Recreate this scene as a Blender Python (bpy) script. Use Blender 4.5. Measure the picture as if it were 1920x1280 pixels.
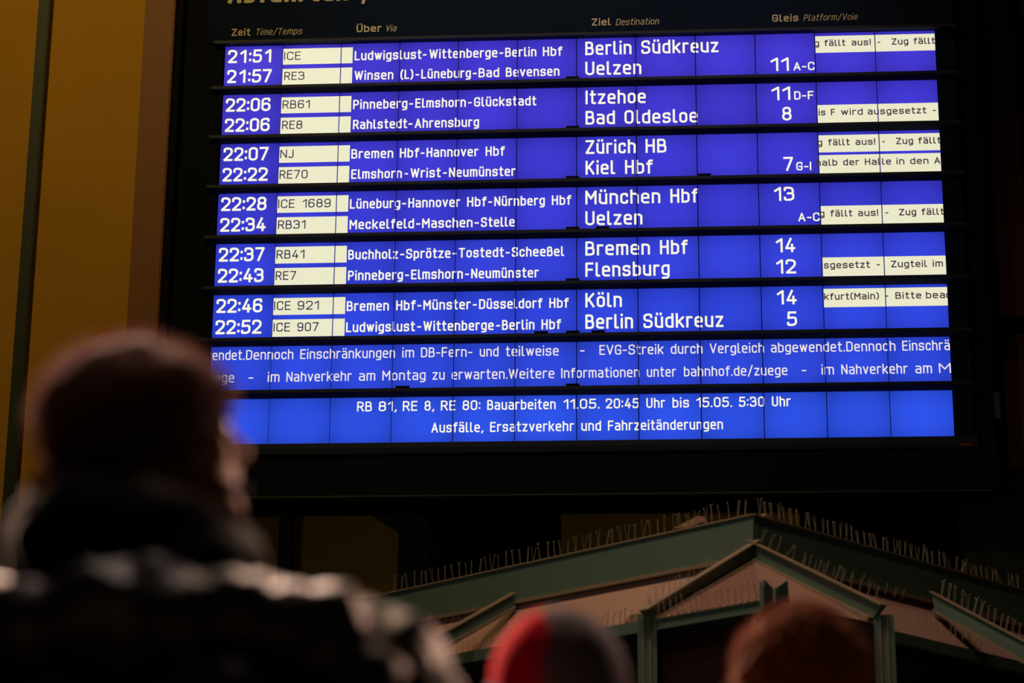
import bpy, bmesh, math, random
from mathutils import Vector, Matrix, noise
random.seed(7)
SC = bpy.context.scene
for o in list(bpy.data.objects): bpy.data.objects.remove(o)
V = Vector

# ------------------------------------------------------------------ camera
S = 5/3                                   # the pane is half a metre wide
CAMZ = 0.95
YAW, PITCH, ROLL = -0.07326, 0.30627, 0.00782
CAM = V((2.30808*S, -11.21788*S, CAMZ))
TOPZ = CAMZ + 5.16009*S                   # top edge of the first row of panes
PITCHV, PH, PW = 0.2686*S, 0.2253*S, 0.5  # row pitch, pane height, pane width
FPX = 4533.0
cy, sy = math.cos(YAW), math.sin(YAW)
FW = V((sy*math.cos(PITCH), cy*math.cos(PITCH), math.sin(PITCH)))
r0 = V((cy, -sy, 0)); u0 = r0.cross(FW)
RT = r0*math.cos(ROLL) + u0*math.sin(ROLL)
UP = -r0*math.sin(ROLL) + u0*math.cos(ROLL)
cd = bpy.data.cameras.new('camera'); cam = bpy.data.objects.new('camera', cd)
SC.collection.objects.link(cam); SC.camera = cam
cd.sensor_width = 36; cd.lens = FPX/1920*36
cd.clip_end = 200
M = Matrix((RT, UP, -FW)).transposed().to_4x4(); M.translation = CAM
cam.matrix_world = M
cd.dof.use_dof = True; cd.dof.focus_distance = 19.4; cd.dof.aperture_fstop = 2.6

def ray(px, py): return (FW*FPX + RT*(px-960) + UP*(640-py)).normalized()
def at(px, py, Y):                        # point of the plane y = Y seen at that pixel
    d = ray(px, py); return CAM + d*((Y-CAM.y)/d.y)
def onp(px, py, P, n):
    d = ray(px, py); return CAM + d*((P-CAM).dot(n)/d.dot(n))

# ------------------------------------------------------------------ world, lamps, exposure
SC.view_settings.view_transform = 'Standard'; SC.view_settings.look = 'None'
SC.view_settings.exposure = 0; SC.view_settings.gamma = 1
w = bpy.data.worlds.new('world'); SC.world = w; w.use_nodes = True
w.node_tree.nodes['Background'].inputs[0].default_value = (.10, .16, .11, 1)
w.node_tree.nodes['Background'].inputs[1].default_value = .028
def lamp(name, kind, loc, tgt, power, col, size=.5, angle=60, blend=.5):
    l = bpy.data.lights.new(name, kind); o = bpy.data.objects.new(name, l)
    SC.collection.objects.link(o); o.location = loc
    o.rotation_euler = (V(tgt)-V(loc)).to_track_quat('-Z', 'Y').to_euler()
    l.energy = power; l.color = col
    if kind == 'AREA': l.size = size
    else: l.shadow_soft_size = size
    if kind == 'SPOT': l.spot_size = math.radians(angle); l.spot_blend = blend
    return o
WARM = (1, .66, .42)
lamp('hall_lamp_ahead', 'AREA', (1.96, -9.5, 11.9), (2.6, -16, 1.5), 260, WARM, .4)
lamp('hall_lamp_ahead', 'AREA', (3.80, -9.5, 11.9), (3.6, -16, 1.5), 260, WARM, .4)
lamp('rim_spot_right', 'SPOT', (8.6, -8.6, 5.4), (2.75, -15.9, 1.75), 1900, (1, .56, .40), .25, 11, .5)  # unseen spot added for a warm rim on person one's right side
lamp('rim_spot_left', 'SPOT', (-2.5, -7.4, 5.6), (4.1, -15.2, 1.7), 9500, (1, .60, .44), .25, 28, .4)  # unseen spot added for rim light on the heads from the left
lamp('hat_rim_spot', 'SPOT', (2.3, -12.7, 5.9), (2.75, -15.9, 1.75), 8000, (1, .62, .46), .2, 13, .4)  # unseen narrow spot added to brighten the rim of the hat
lamp('shoulder_spot', 'SPOT', (2.9, -15.0, 7.2), (2.72, -15.85, 1.6), 380, (1, .72, .62), .2, 16, .5)  # unseen narrow spot added to light person one's shoulders from overhead
lamp('lower_wall_fill', 'SPOT', (-4.5, -6.5, 3.0), (3.0, .75, 4.6), 70, (.8, 1, .5), .3, 34, .7)  # unseen fill added to brighten the wall below the board
lamp('wall_lamp_left', 'AREA', (-1.5, -6.0, 14.0), (0.2, 0.5, 7.6), 235, (1, .68, .20), .8)
lamp('wall_lamp_right', 'SPOT', (11.5, -3.5, 14.5), (10.2, .5, 8.6), 120, (1, .72, .34), .4, 50)
lamp('header_fill', 'SPOT', (4.0, -5.0, 16.5), (3.2, 0, 10.2), 1100, (1, .80, .62), .4, 40, .8)  # unseen spot added to brighten the printed header letters
lamp('kiosk_fill', 'SPOT', (-3.0, -17.0, 4.2), (5.2, -4.4, 3.2), 290, (1, .84, .70), .4, 36, .8)  # unseen soft fill added to light the kiosk from the left
lamp('kiosk_fill_high', 'SPOT', (1.0, -8.5, 11.0), (5.6, -6.0, 3.4), 380, (1, .78, .60), .5, 50, .8)  # unseen spot lighting the kiosk from above

# ------------------------------------------------------------------ helpers
def s2l(c): c /= 255; return c/12.92 if c <= .04045 else ((c+.055)/1.055)**2.4
def rgb(r, g, b): return (s2l(r), s2l(g), s2l(b), 1)
def mat(name, col, rough=.6, metal=0, emit=None, est=1, noise_amt=0, nscale=8, bump=0, bscale=40, spec=.5):
    m = bpy.data.materials.new(name); m.use_nodes = True
    nt = m.node_tree; b = nt.nodes['Principled BSDF']
    b.inputs['Base Color'].default_value = col; b.inputs['Roughness'].default_value = rough
    b.inputs['Metallic'].default_value = metal; b.inputs['Specular IOR Level'].default_value = spec
    if emit:
        b.inputs['Emission Color'].default_value = emit; b.inputs['Emission Strength'].default_value = est
    if noise_amt or bump:
        tc = nt.nodes.new('ShaderNodeTexCoord')
        if noise_amt:
            n = nt.nodes.new('ShaderNodeTexNoise'); n.inputs['Scale'].default_value = nscale
            n.inputs['Detail'].default_value = 5
            nt.links.new(tc.outputs['Object'], n.inputs['Vector'])
            r = nt.nodes.new('ShaderNodeMix'); r.data_type = 'RGBA'
            a = tuple(c*(1-noise_amt) for c in col[:3])+(1,); z = tuple(min(1, c*(1+noise_amt)) for c in col[:3])+(1,)
            r.inputs['A'].default_value = a; r.inputs['B'].default_value = z
            nt.links.new(n.outputs['Fac'], r.inputs['Factor']); nt.links.new(r.outputs['Result'], b.inputs['Base Color'])
        if bump:
            n2 = nt.nodes.new('ShaderNodeTexNoise'); n2.inputs['Scale'].default_value = bscale
            nt.links.new(tc.outputs['Object'], n2.inputs['Vector'])
            bp = nt.nodes.new('ShaderNodeBump'); bp.inputs['Strength'].default_value = bump
            nt.links.new(n2.outputs['Fac'], bp.inputs['Height']); nt.links.new(bp.outputs['Normal'], b.inputs['Normal'])
    return m
def link(name, me, m, parent=None, loc=None):
    o = bpy.data.objects.new(name, me); SC.collection.objects.link(o)
    if m and not me.materials: me.materials.append(m)
    if parent: o.parent = parent; o.matrix_parent_inverse = Matrix.Translation(-parent.location) if parent.rotation_euler.z == 0 else Matrix()
    if loc is not None: o.location = loc
    return o
def bmo(name, bm, m, parent=None, smooth=False):
    me = bpy.data.meshes.new(name); bm.normal_update(); bm.to_mesh(me); bm.free()
    if smooth:
        for p in me.polygons: p.use_smooth = True
    return link(name, me, m, parent)
def tag(o, label, cat, group=None):
    o['label'] = label; o['category'] = cat
    if group: o['group'] = group
    return o
def struct(o): o['kind'] = 'structure'; return o
def empty(name, loc):
    o = bpy.data.objects.new(name, None); SC.collection.objects.link(o); o.location = loc
    o.empty_display_size = .1; return o
def bx(bm, x0, x1, y0, y1, z0, z1):
    r = bmesh.ops.create_cube(bm, size=1)
    for v in r['verts']:
        v.co = V(((x0+x1)/2+v.co.x*(x1-x0), (y0+y1)/2+v.co.y*(y1-y0), (z0+z1)/2+v.co.z*(z1-z0)))
    return r['verts']
def box(name, x0, x1, y0, y1, z0, z1, m, parent=None, bevel=0):
    bm = bmesh.new(); bx(bm, x0, x1, y0, y1, z0, z1)
    if bevel: bmesh.ops.bevel(bm, geom=bm.edges[:], offset=bevel, segments=2, affect='EDGES')
    return bmo(name, bm, m, parent)
def prism(bm, pts, off):                  # polygon of 3-D points given thickness off (vector)
    a = [bm.verts.new(p) for p in pts]; b = [bm.verts.new(p+off) for p in pts]
    n = len(pts)
    bm.faces.new(a); bm.faces.new(b[::-1])
    for i in range(n): bm.faces.new((a[(i+1) % n], a[i], b[i], b[(i+1) % n]))
    bmesh.ops.recalc_face_normals(bm, faces=bm.faces[:])
def bar(bm, p, q, w, h, up=V((0, 0, 1))):
    p, q = V(p), V(q); d = (q-p).normalized(); s = d.cross(up).normalized(); t = s.cross(d)
    c = [s*w/2+t*h/2, s*w/2-t*h/2, -s*w/2-t*h/2, -s*w/2+t*h/2]
    prism(bm, [p+x for x in c], q-p)

# ------------------------------------------------------------------ materials
m_wall = mat('ochre_plaster', rgb(176, 128, 22), .85, noise_amt=.12, nscale=1.6, bump=.06, bscale=60)
m_brown = mat('brown_steel', rgb(118, 66, 26), .6, noise_amt=.1, nscale=4)
m_green_dark = mat('dark_green_steel', rgb(15, 36, 36), .55, noise_amt=.15, nscale=6)
m_black = mat('black_housing', rgb(19, 21, 27), .8, noise_amt=.12, nscale=8, spec=.03)
m_bar = mat('slate_bar', rgb(42, 48, 68), .5, noise_amt=.1, nscale=12, spec=.12)
m_navy = mat('navy_face', rgb(20, 30, 54), .8, noise_amt=.1, nscale=3, spec=.02)
m_print = mat('printed_letters', rgb(205, 192, 176), .7)
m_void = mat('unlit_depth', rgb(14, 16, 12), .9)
m_floor = mat('stone_floor', rgb(74, 68, 60), .5, noise_amt=.2, nscale=2)
m_kgreen = mat('kiosk_green_paint', rgb(84, 106, 98), .55, noise_amt=.10, nscale=5, spec=.3)
m_tan = mat('tan_lip', rgb(128, 112, 92), .7, noise_amt=.25, nscale=30)
m_pink = mat('pinkish_roof', rgb(164, 130, 122), .8, noise_amt=.14, nscale=12)
m_kdark = mat('brown_glass', rgb(40, 22, 16), .25)
m_spike = mat('steel_wire', rgb(150, 140, 122), .45, metal=.3)
m_dirt = mat('debris', rgb(150, 118, 96), .9)

def screen_mat(i):
    t = i/7
    c = [(66, 55, 206), (64, 54, 204), (60, 56, 206), (57, 58, 208), (52, 64, 214), (46, 68, 218), (46, 72, 220), (44, 80, 228)][i]
    m = bpy.data.materials.new('screen_blue'); m.use_nodes = True; nt = m.node_tree; b = nt.nodes['Principled BSDF']
    b.inputs['Base Color'].default_value = (.004, .004, .01, 1); b.inputs['Roughness'].default_value = .17
    b.inputs['Specular IOR Level'].default_value = .4
    tc = nt.nodes.new('ShaderNodeTexCoord'); sep = nt.nodes.new('ShaderNodeSeparateXYZ')
    nt.links.new(tc.outputs['Generated'], sep.inputs[0])
    # backlight: a little stronger towards the middle of every pane
    def mth(op, a, bv=None):
        n = nt.nodes.new('ShaderNodeMath'); n.operation = op
        for k, x in enumerate((a, bv)):
            if x is None: continue
            if hasattr(x, 'links'): nt.links.new(x, n.inputs[k])
            else: n.inputs[k].default_value = x
        return n.outputs[0]
    dx = mth('SUBTRACT', sep.outputs[0], .5); dz = mth('SUBTRACT', sep.outputs[2], .45)
    d2 = mth('ADD', mth('MULTIPLY', dx, dx), mth('MULTIPLY', dz, dz))
    oi = nt.nodes.new('ShaderNodeObjectInfo')
    k = mth('ADD', mth('MULTIPLY', d2, -.85), 1.05)
    k = mth('MULTIPLY', k, mth('ADD', mth('MULTIPLY', oi.outputs['Random'], .14), .92))
    b.inputs['Emission Color'].default_value = rgb(*c)
    nt.links.new(k, b.inputs['Emission Strength'])
    return m
m_scr = [screen_mat(i) for i in range(8)]
m_white = mat('lit_white', (0, 0, 0, 1), .4, emit=rgb(250, 246, 226), est=1.0)
m_tick = mat('lit_ticker_white', (0, 0, 0, 1), .4, emit=rgb(238, 230, 226), est=1.0)
m_cream = mat('lit_cream', (0, 0, 0, 1), .4, emit=rgb(234, 232, 200), est=1.0)
m_ink = mat('dark_pixels', (0.0, 0.0, 0.0, 1), .4, emit=rgb(44, 36, 74), est=1.0)
m_ink2 = mat('dark_brown_pixels', (0.0, 0.0, 0.0, 1), .4, emit=rgb(66, 46, 64), est=1.0)

# ------------------------------------------------------------------ the setting
struct(box('floor', -14, 22, -26, 8, -.2, 0, m_floor))
WY = .75                                   # face of the wall behind the board
struct(box('ceiling', -14, 22, -26, 8, 17.0, 17.2, m_green_dark))
def wx(px, py): return at(px, py, WY).x
wl = wx(292, 300); wr = wx(1868, 300)
# ochre wall: left field, right field, lower fields beside a dark opening
bm = bmesh.new()
bx(bm, -14, wl, WY, WY+.3, 0, 17)
zb = at(700, 925, WY).z
bx(bm, wl, at(800, 980, WY).x, WY, WY+.3, 0, zb+.9)
bx(bm, at(1052, 980, WY).x, at(1500, 960, WY).x, WY, WY+.3, 0, zb+.9)
bx(bm, wl, wr, WY+.05, WY+.3, zb+.9, 17)
struct(bmo('wall_back', bm, m_wall))
bm = bmesh.new(); bx(bm, wx(1894, 300), 22, WY, WY+.3, 0, 17)
struct(bmo('wall_right', bm, m_wall))
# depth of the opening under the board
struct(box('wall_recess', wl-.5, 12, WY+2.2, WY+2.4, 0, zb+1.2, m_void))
# trims on the wall
def vtrim(name, pxl, pxr, py, m, z0, z1, d=.12):
    a, b = wx(pxl, py), wx(pxr, py)
    return struct(box(name, a, b, WY-d, WY+.01, z0, z1, m, bevel=.01))
vtrim('trim_1', 80, 101, 10, m_green_dark, 0, 17, .14)
vtrim('trim_2', 272, 328, 60, m_brown, 0, 17, .06)
vtrim('trim_3', 1838, 1894, 100, m_brown, at(1860, 900, WY).z, 17, .3)
vtrim('trim_4', 1896, 1912, 60, m_green_dark, at(1860, 900, WY).z, 17, .16)
zc = at(1880, 615, WY-.3).z
struct(box('trim_5', wx(1838, 300), 22, WY-.42, WY-.02, zc-.05, zc+.06, m_black))
# dark-coloured block standing in for darkness beside and under the board, right
struct(box('darkness_block', at(1790, 960, WY).x, 22, WY-.5, WY-.1, 0, at(1800, 895, WY-.3).z, m_void))

# steelwork under the board: posts, beam and a diagonal brace
sf = empty('steel_support_frame', (at(700, 1000, .45).x, .45, 0))
tag(sf, 'dark steel posts with a diagonal brace on the ochre wall below the departure board', 'support frame')
def sp(name, f):
    bm = bmesh.new(); f(bm); return bmo(name, bm, m_green_dark, sf)
BYF = .64; zt = at(700, 925, .45).z
for pxl, pxr in ((515, 538), (742, 800)):
    a, b = at(pxl, 1000, .45).x, at(pxr, 1000, .45).x
    sp('post', lambda bm: bx(bm, a, b, BYF, BYF+.12, 0, zt+.5))
sp('brace', lambda bm: bar(bm, at(640, 915, .69), at(830, 1040, .69), .09, .13, V((0, 1, 0))))
sp('brace', lambda bm: bar(bm, at(745, 915, .7), at(830, 985, .7), .04, .03, V((0, 1, 0))))
sp('beam', lambda bm: bx(bm, at(440, 930, .45).x, at(1880, 930, .45).x, .64, .74, zt-.03, zt+.3))

# ------------------------------------------------------------------ lettering: a stroke font
X = .74; w_ = .36; R = .179; DG = .42
def um(w, y=1.04): return [[(w*.2, y-.02), (w*.2, y+.02)], [(w*.8, y-.02), (w*.8, y+.02)]]
def C(*p): return ('c',)+p
G = {}
def g(ch, w, *st): G[ch] = (w, list(st))
g('a', w_, [(.03, X), (w_, X, R), (w_, 0)], [(w_, .42), (0, .42, .14), (0, 0, .14), (w_, 0)])
g('b', w_, [(0, 1), (0, 0)], [(0, X), (w_, X, R), (w_, 0, R), (0, 0)])
g('c', w_*.9, [(w_*.9, .58), (w_*.9, X, R), (0, X, R), (0, 0, R), (w_*.9, 0, R), (w_*.9, .16)])
g('d', w_, [(w_, 1), (w_, 0)], [(w_, X), (0, X, R), (0, 0, R), (w_, 0)])
g('e', w_, [(0, .38), (w_, .38), (w_, X, R), (0, X, R), (0, 0, R), (w_*.95, 0)])
g('f', .24, [(.09, 0), (.09, 1, .12), (.26, 1)], [(0, X), (.24, X)])
g('g', w_, [(w_, X), (w_, -.26, R), (.03, -.26)], [(w_, X), (0, X, R), (0, .03, R), (w_, .03)])
g('h', w_, [(0, 1), (0, 0)], [(0, X), (w_, X, R), (w_, 0)])
g('i', 0.001, [(0, .69), (0, 0)], [(0, 1.0), (0, 1.03)])
g('k', w_, [(0, 1), (0, 0)], [(w_, X), (.02, .3)], [(.13, .4), (w_, 0)])
g('l', .13, [(0, 1), (0, 0, .1), (.14, 0)])
g('m', .56, [(0, X), (0, 0)], [(0, X), (.28, X, .12), (.28, 0)], [(.28, X), (.56, X, .12), (.56, 0)])
g('n', w_, [(0, X), (0, 0)], [(0, X), (w_, X, R), (w_, 0)])
g('o', w_, C((0, 0, R), (0, X, R), (w_, X, R), (w_, 0, R)))
g('p', w_, [(0, X), (0, -.26)], [(0, X), (w_, X, R), (w_, 0, R), (0, 0)])
g('r', .23, [(0, X), (0, 0)], [(0, .45), (0, X, .14), (.24, X)])
g('s', w_, [(w_*.96, X*.84), (w_*.96, X, .1), (0, X, .14), (0, .38, .14), (w_, .38, .14), (w_, 0, .14), (0, 0, .1), (0, .12)])
g('t', .24, [(.09, 1), (.09, 0, .12), (.25, 0)], [(0, X), (.24, X)])
g('u', w_, [(0, X), (0, 0, R), (w_, 0)], [(w_, X), (w_, 0)])
g('v', w_, [(0, X), (w_/2, 0), (w_, X)])
g('w', .54, [(0, X), (.14, 0), (.27, X), (.40, 0), (.54, X)])
g('z', w_*.94, [(0, X), (w_*.94, X), (0, 0), (w_*.94, 0)])
g('ß', .36, [(0, 0), (0, 1, .16), (.31, 1, .14), (.31, .56, .1), (.13, .56)], [(.13, .56), (.36, .56, .14), (.36, 0, .14), (.12, 0)])
for a, b in (('ä', 'a'), ('ö', 'o'), ('ü', 'u')): g(a, w_, *(G[b][1]+um(w_)))
A = .42
g('A', .46, [(0, 0), (.23, 1), (.46, 0)], [(.08, .3), (.38, .3)])
g('B', .40, [(0, 0), (0, 1), (.36, 1, .16), (.36, .53, .12), (0, .53)], [(0, .53), (.40, .53, .16), (.40, 0, .16), (0, 0)])
g('C', A, [(A, .76), (A, 1, .21), (0, 1, .21), (0, 0, .21), (A, 0, .21), (A, .24)])
g('D', A, C((0, 0), (0, 1), (A, 1, .21), (A, 0, .21)))
g('E', .36, [(.36, 1), (0, 1), (0, 0), (.36, 0)], [(0, .53), (.32, .53)])
g('F', .36, [(.36, 1), (0, 1), (0, 0)], [(0, .5), (.32, .5)])
g('G', A, [(A, .78), (A, 1, .21), (0, 1, .21), (0, 0, .21), (A, 0, .14), (A, .46), (.22, .46)])
g('H', .40, [(0, 0), (0, 1)], [(.40, 0), (.40, 1)], [(0, .53), (.40, .53)])
g('I', 0.001, [(0, 0), (0, 1)])
g('J', .28, [(.28, 1), (.28, 0, .18), (0, 0, .1), (0, .12)])
g('K', .42, [(0, 0), (0, 1)], [(.4, 1), (.03, .42)], [(.15, .55), (.42, 0)])
g('L', .34, [(0, 1), (0, 0), (.34, 0)])
g('M', .52, [(0, 0), (0, 1), (.26, .4), (.52, 1), (.52, 0)])
g('N', .42, [(0, 0), (0, 1), (.42, 0), (.42, 1)])
g('O', A, C((0, 0, .21), (0, 1, .21), (A, 1, .21), (A, 0, .21)))
g('P', .40, [(0, 0), (0, 1), (.40, 1, .21), (.40, .45, .21), (0, .45)])
g('R', .40, [(0, 0), (0, 1), (.40, 1, .21), (.40, .47, .21), (0, .47)], [(.22, .47), (.42, 0)])
g('S', .42, [(.4, .8), (.4, 1, .18), (0, 1, .18), (0, .53, .18), (.42, .5, .18), (.42, 0, .18), (0, 0, .18), (0, .21)])
g('T', .42, [(0, 1), (.42, 1)], [(.21, 1), (.21, 0)])
g('U', A, [(0, 1), (0, 0, .21), (A, 0, .21), (A, 1)])
g('V', .46, [(0, 1), (.23, 0), (.46, 1)])
g('W', .64, [(0, 1), (.16, 0), (.32, .95), (.48, 0), (.64, 1)])
g('Z', .42, [(0, 1), (.42, 1), (0, 0), (.42, 0)])
g('Ü', A, *(G['U'][1]+um(A, 1.24)))
g('0', DG, C((0, 0, .21), (0, 1, .21), (DG, 1, .21), (DG, 0, .21)))
g('1', .24, [(0, .76), (.24, 1), (.24, 0)])
g('\x01', DG, [(.10, .76), (.34, 1), (.34, 0)])          # tabular 1
g('2', DG, [(0, .76), (0, 1, .21), (DG, 1, .21), (DG, .58, .14), (0, 0), (DG, 0)])
g('3', DG, [(0, .82), (0, 1, .18), (DG*.95, 1, .21), (DG*.95, .53, .14), (.16, .53)], [(.16, .53), (DG, .53, .15), (DG, 0, .21), (0, 0, .18), (0, .18)])
g('4', DG, [(.24, 1), (0, .24), (DG, .24)], [(.31, .52), (.31, 0)])
g('5', DG, [(DG*.94, 1), (.05, 1), (.02, .56), (DG, .62, .18), (DG, 0, .21), (0, 0, .18), (0, .16)])
g('6', DG, C((0, 0, .21), (0, .58, .21), (DG, .58, .21), (DG, 0, .21)), [(0, .3), (0, 1, .21), (DG*.95, 1, .16), (DG*.95, .84)])
g('7', DG, [(0, 1), (DG, 1), (.14, 0)])
g('8', DG, C((.02, .53, .16), (.02, 1, .18), (DG-.02, 1, .18), (DG-.02, .53, .16)), C((0, 0, .21), (0, .53, .18), (DG, .53, .18), (DG, 0, .21)))
g('9', DG, C((0, .42, .21), (0, 1, .21), (DG, 1, .21), (DG, .42, .21)), [(DG, .7), (DG, 0, .21), (.03, 0, .16), (.03, .16)])
g('-', .24, [(0, .42), (.24, .42)])
g('.', 0.001, [(0, -.01), (0, .03)])
g(',', .04, [(.06, .03), (0, -.14)])
g(':', 0.001, [(0, .13), (0, .17)], [(0, .68), (0, .72)])
g('!', 0.001, [(0, 1), (0, .3)], [(0, -.01), (0, .02)])
g('(', .14, [(.14, 1.06), (0, .8, .1), (0, .15, .1), (.14, -.1)])
g(')', .14, [(0, 1.06), (.14, .8, .1), (.14, .15, .1), (0, -.1)])
g('/', .32, [(0, -.12), (.32, 1.08)])

def fillet(st):
    closed = st[0] == 'c'
    p = [q for q in st if q != 'c']; n = len(p); out = []
    for i, q in enumerate(p):
        r = q[2] if len(q) > 2 else 0
        if r and (closed or 0 < i < n-1):
            c = V(q[:2]); a = V(p[i-1][:2])-c; b = V(p[(i+1) % n][:2])-c
            r = min(r, a.length*.499, b.length*.499)
            a.normalize(); b.normalize(); s, e = c+a*r, c+b*r
            for k in range(6):
                t = k/5; u = s.lerp(c, t).lerp(c.lerp(e, t), t)
                arc = u - (c-u)*.17*math.sin(math.pi*t)       # as round as a circle
                out.append((arc, False))
        else: out.append((V(q[:2]), True))
    return out, closed

def text_polys(s, x0, x1, base, cap, t, gap=.13, shear=0):
    """convex polygons (board metres) of a string fitted between x0 and x1"""
    n = len(s); ws = sum(G[c][0] for c in s)
    tot = ws + gap*(n-1)
    k = ((x1-x0) - n*t)/max(tot, 1e-6)
    if s == '-': k = ((x1-x0)-t)/.24
    if tot < .02: k = cap
    polys = []; x = x0 + t/2
    for ch in s:
        w, sts = G[ch]
        for st in sts:
            pts, closed = fillet(st)
            pts = [(V((x+p.x*k + shear*p.y*cap, base + t/2 + p.y*(cap-t))), h) for p, h in pts]
            m = len(pts)
            for i in range(m if closed else m-1):
                (a, ha), (b, hb) = pts[i], pts[(i+1) % m]
                d = b-a
                if d.length < 1e-7: continue
                d.normalize(); nn = V((-d.y, d.x))*t/2
                ea = t*.5 if (not closed and i == 0) or ha else t*.12
                eb = t*.5 if (not closed and i == m-2) or hb else t*.12
                sharp_a = ha and (closed or i > 0); sharp_b = hb and (closed or i < m-2)
                if sharp_a: ea = t*.3
                if sharp_b: eb = t*.3
                polys.append([a-d*ea-nn, b+d*eb-nn, b+d*eb+nn, a-d*ea+nn])
        x += w*k + t + gap*k
    return polys
def clip(poly, x0, x1, z0, z1):
    for ax, lim, sg in ((0, x0, 1), (0, x1, -1), (1, z0, 1), (1, z1, -1)):
        out = []
        for i in range(len(poly)):
            a, b = poly[i-1], poly[i]
            da, db = (a[ax]-lim)*sg, (b[ax]-lim)*sg
            if (da >= 0) != (db >= 0): out.append(a.lerp(b, da/(da-db)))
            if db >= 0: out.append(b)
        poly = out
        if len(poly) < 3: return None
    return poly

# text items: (row, line, kind, [(string, left px, right px), ...])
T = []
def row(r, l, kind, *items): T.append((r, l, kind, items))
def bu(px, r, l):                          # board x (metres) seen at a pixel column, on that row and line
    v = TOPZ - r*PITCHV - (.3 if l == 0 else .8)*PH
    y = 640
    for _ in range(6):
        d = at(px, y, 0); y += (d.z - v)*FPX/19.6
    return at(px, y, 0).x
times = ['21:51', '21:57', '22:06', '22:06', '22:07', '22:22', '22:28', '22:34', '22:37', '22:43', '22:46', '22:52']
row(0, 0, 'via', ('Ludwigslust', 665.2, 790.5), ('-', 793, 800), ('Wittenberge', 805.3, 932.8), ('-', 936.6, 943.8), ('Berlin', 947.4, 1005.8), ('Hbf', 1018, 1054))
row(0, 1, 'via', ('Winsen', 665, 737.7), ('(L)', 751, 775), ('-', 779.4, 786), ('Lüneburg', 790, 883), ('-', 886.8, 894), ('Bad', 897.5, 936), ('Bevensen', 948.6, 1049))
row(1, 0, 'via', ('Pinneberg', 662.3, 764), ('-', 767.5, 774.6), ('Elmshorn', 779, 873.6), ('-', 878, 884.4), ('Glückstadt', 889, 1005.4))
row(1, 1, 'via', ('Rahlstedt', 662, 763.4), ('-', 766, 773.5), ('Ahrensburg', 778, 898.3))
row(2, 0, 'via', ('Bremen', 659, 737.5), ('Hbf', 750, 785.7), ('-', 789, 796), ('Hannover', 800, 897), ('Hbf', 910.7, 946.2))
row(2, 1, 'via', ('Elmshorn', 658.7, 753.8), ('-', 759, 765.3), ('Wrist', 770, 826.4), ('-', 831, 838), ('Neumünster', 842, 966.5))
row(3, 0, 'via', ('Lüneburg', 656.3, 750.7), ('-', 754.3, 761.5), ('Hannover', 765.8, 862.8), ('Hbf', 876, 912), ('-', 915.5, 923), ('Nürnberg', 927, 1021.6), ('Hbf', 1034.8, 1070.8))
row(3, 1, 'via', ('Meckelfeld', 655.6, 776.3), ('-', 780.5, 788), ('Maschen', 791.7, 886.2), ('-', 890, 898), ('Stelle', 902, 965))
row(4, 0, 'via', ('Buchholz', 653.2, 746.6), ('-', 750.7, 758), ('Sprötze', 761.7, 844.8), ('-', 848.4, 856), ('Tostedt', 860.4, 944.7), ('-', 948.3, 955.8), ('Scheeßel', 959.8, 1057.6))
row(4, 1, 'via', ('Pinneberg', 652.7, 755.7), ('-', 759.8, 767), ('Elmshorn', 771, 868), ('-', 872.4, 879.6), ('Neumünster', 883.6, 1010))
row(5, 0, 'via', ('Bremen', 650.3, 729.4), ('Hbf', 743, 779), ('-', 783, 790), ('Münster', 794, 882.5), ('-', 886.8, 894), ('Düsseldorf', 898.3, 1016.6), ('Hbf', 1030, 1066))
row(5, 1, 'via', ('Ludwigslust', 649, 778), ('-', 782.5, 789.7), ('Wittenberge', 794, 925.8), ('-', 930.4, 937.8), ('Berlin', 941.4, 1002.2), ('Hbf', 1015.4, 1051.6))
row(0, 0, 'dest', ('Berlin', 1097.5, 1184), ('Südkreuz', 1202.5, 1347)); row(0, 1, 'dest', ('Uelzen', 1097.5, 1202.5))
row(1, 0, 'dest', ('Itzehoe', 1098, 1210.8)); row(1, 1, 'dest', ('Bad', 1098, 1153), ('Oldesloe', 1171, 1308))
row(2, 0, 'dest', ('Zürich', 1098, 1192), ('HB', 1210.5, 1249.5)); row(2, 1, 'dest', ('Kiel', 1098, 1153), ('Hbf', 1172, 1223.5))
row(3, 0, 'dest', ('München', 1097.6, 1238), ('Hbf', 1257, 1308.7)); row(3, 1, 'dest', ('Uelzen', 1097.6, 1204.5))
row(4, 0, 'dest', ('Bremen', 1097.6, 1218.7), ('Hbf', 1237.5, 1289)); row(4, 1, 'dest', ('Flensburg', 1097.6, 1255.5))
row(5, 0, 'dest', ('Köln', 1097.6, 1166)); row(5, 1, 'dest', ('Berlin', 1097.6, 1187), ('Südkreuz', 1206.4, 1356.4))
row(0, 1, 'dest', ('11', 1445, 1479)); row(0, 1, 'plat', ('A-C', 1487.7, 1527))
row(1, 0, 'dest', ('11', 1446.7, 1481.7)); row(1, 0, 'plat', ('D-F', 1489, 1525)); row(1, 1, 'dest', ('8', 1466.7, 1484))
row(2, 1, 'dest', ('7', 1469, 1487.3)); row(2, 1, 'plat', ('G-I', 1493, 1521))
row(3, 0, 'dest', ('13', 1451.7, 1489.3)); row(3, 1, 'plat', ('A-C', 1496.7, 1536.7))
row(4, 0, 'dest', ('14', 1455, 1491)); row(4, 1, 'dest', ('12', 1455.7, 1492.5))
row(5, 0, 'dest', ('14', 1457, 1493.6)); row(5, 1, 'dest', ('5', 1475.6, 1494.3))
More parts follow.
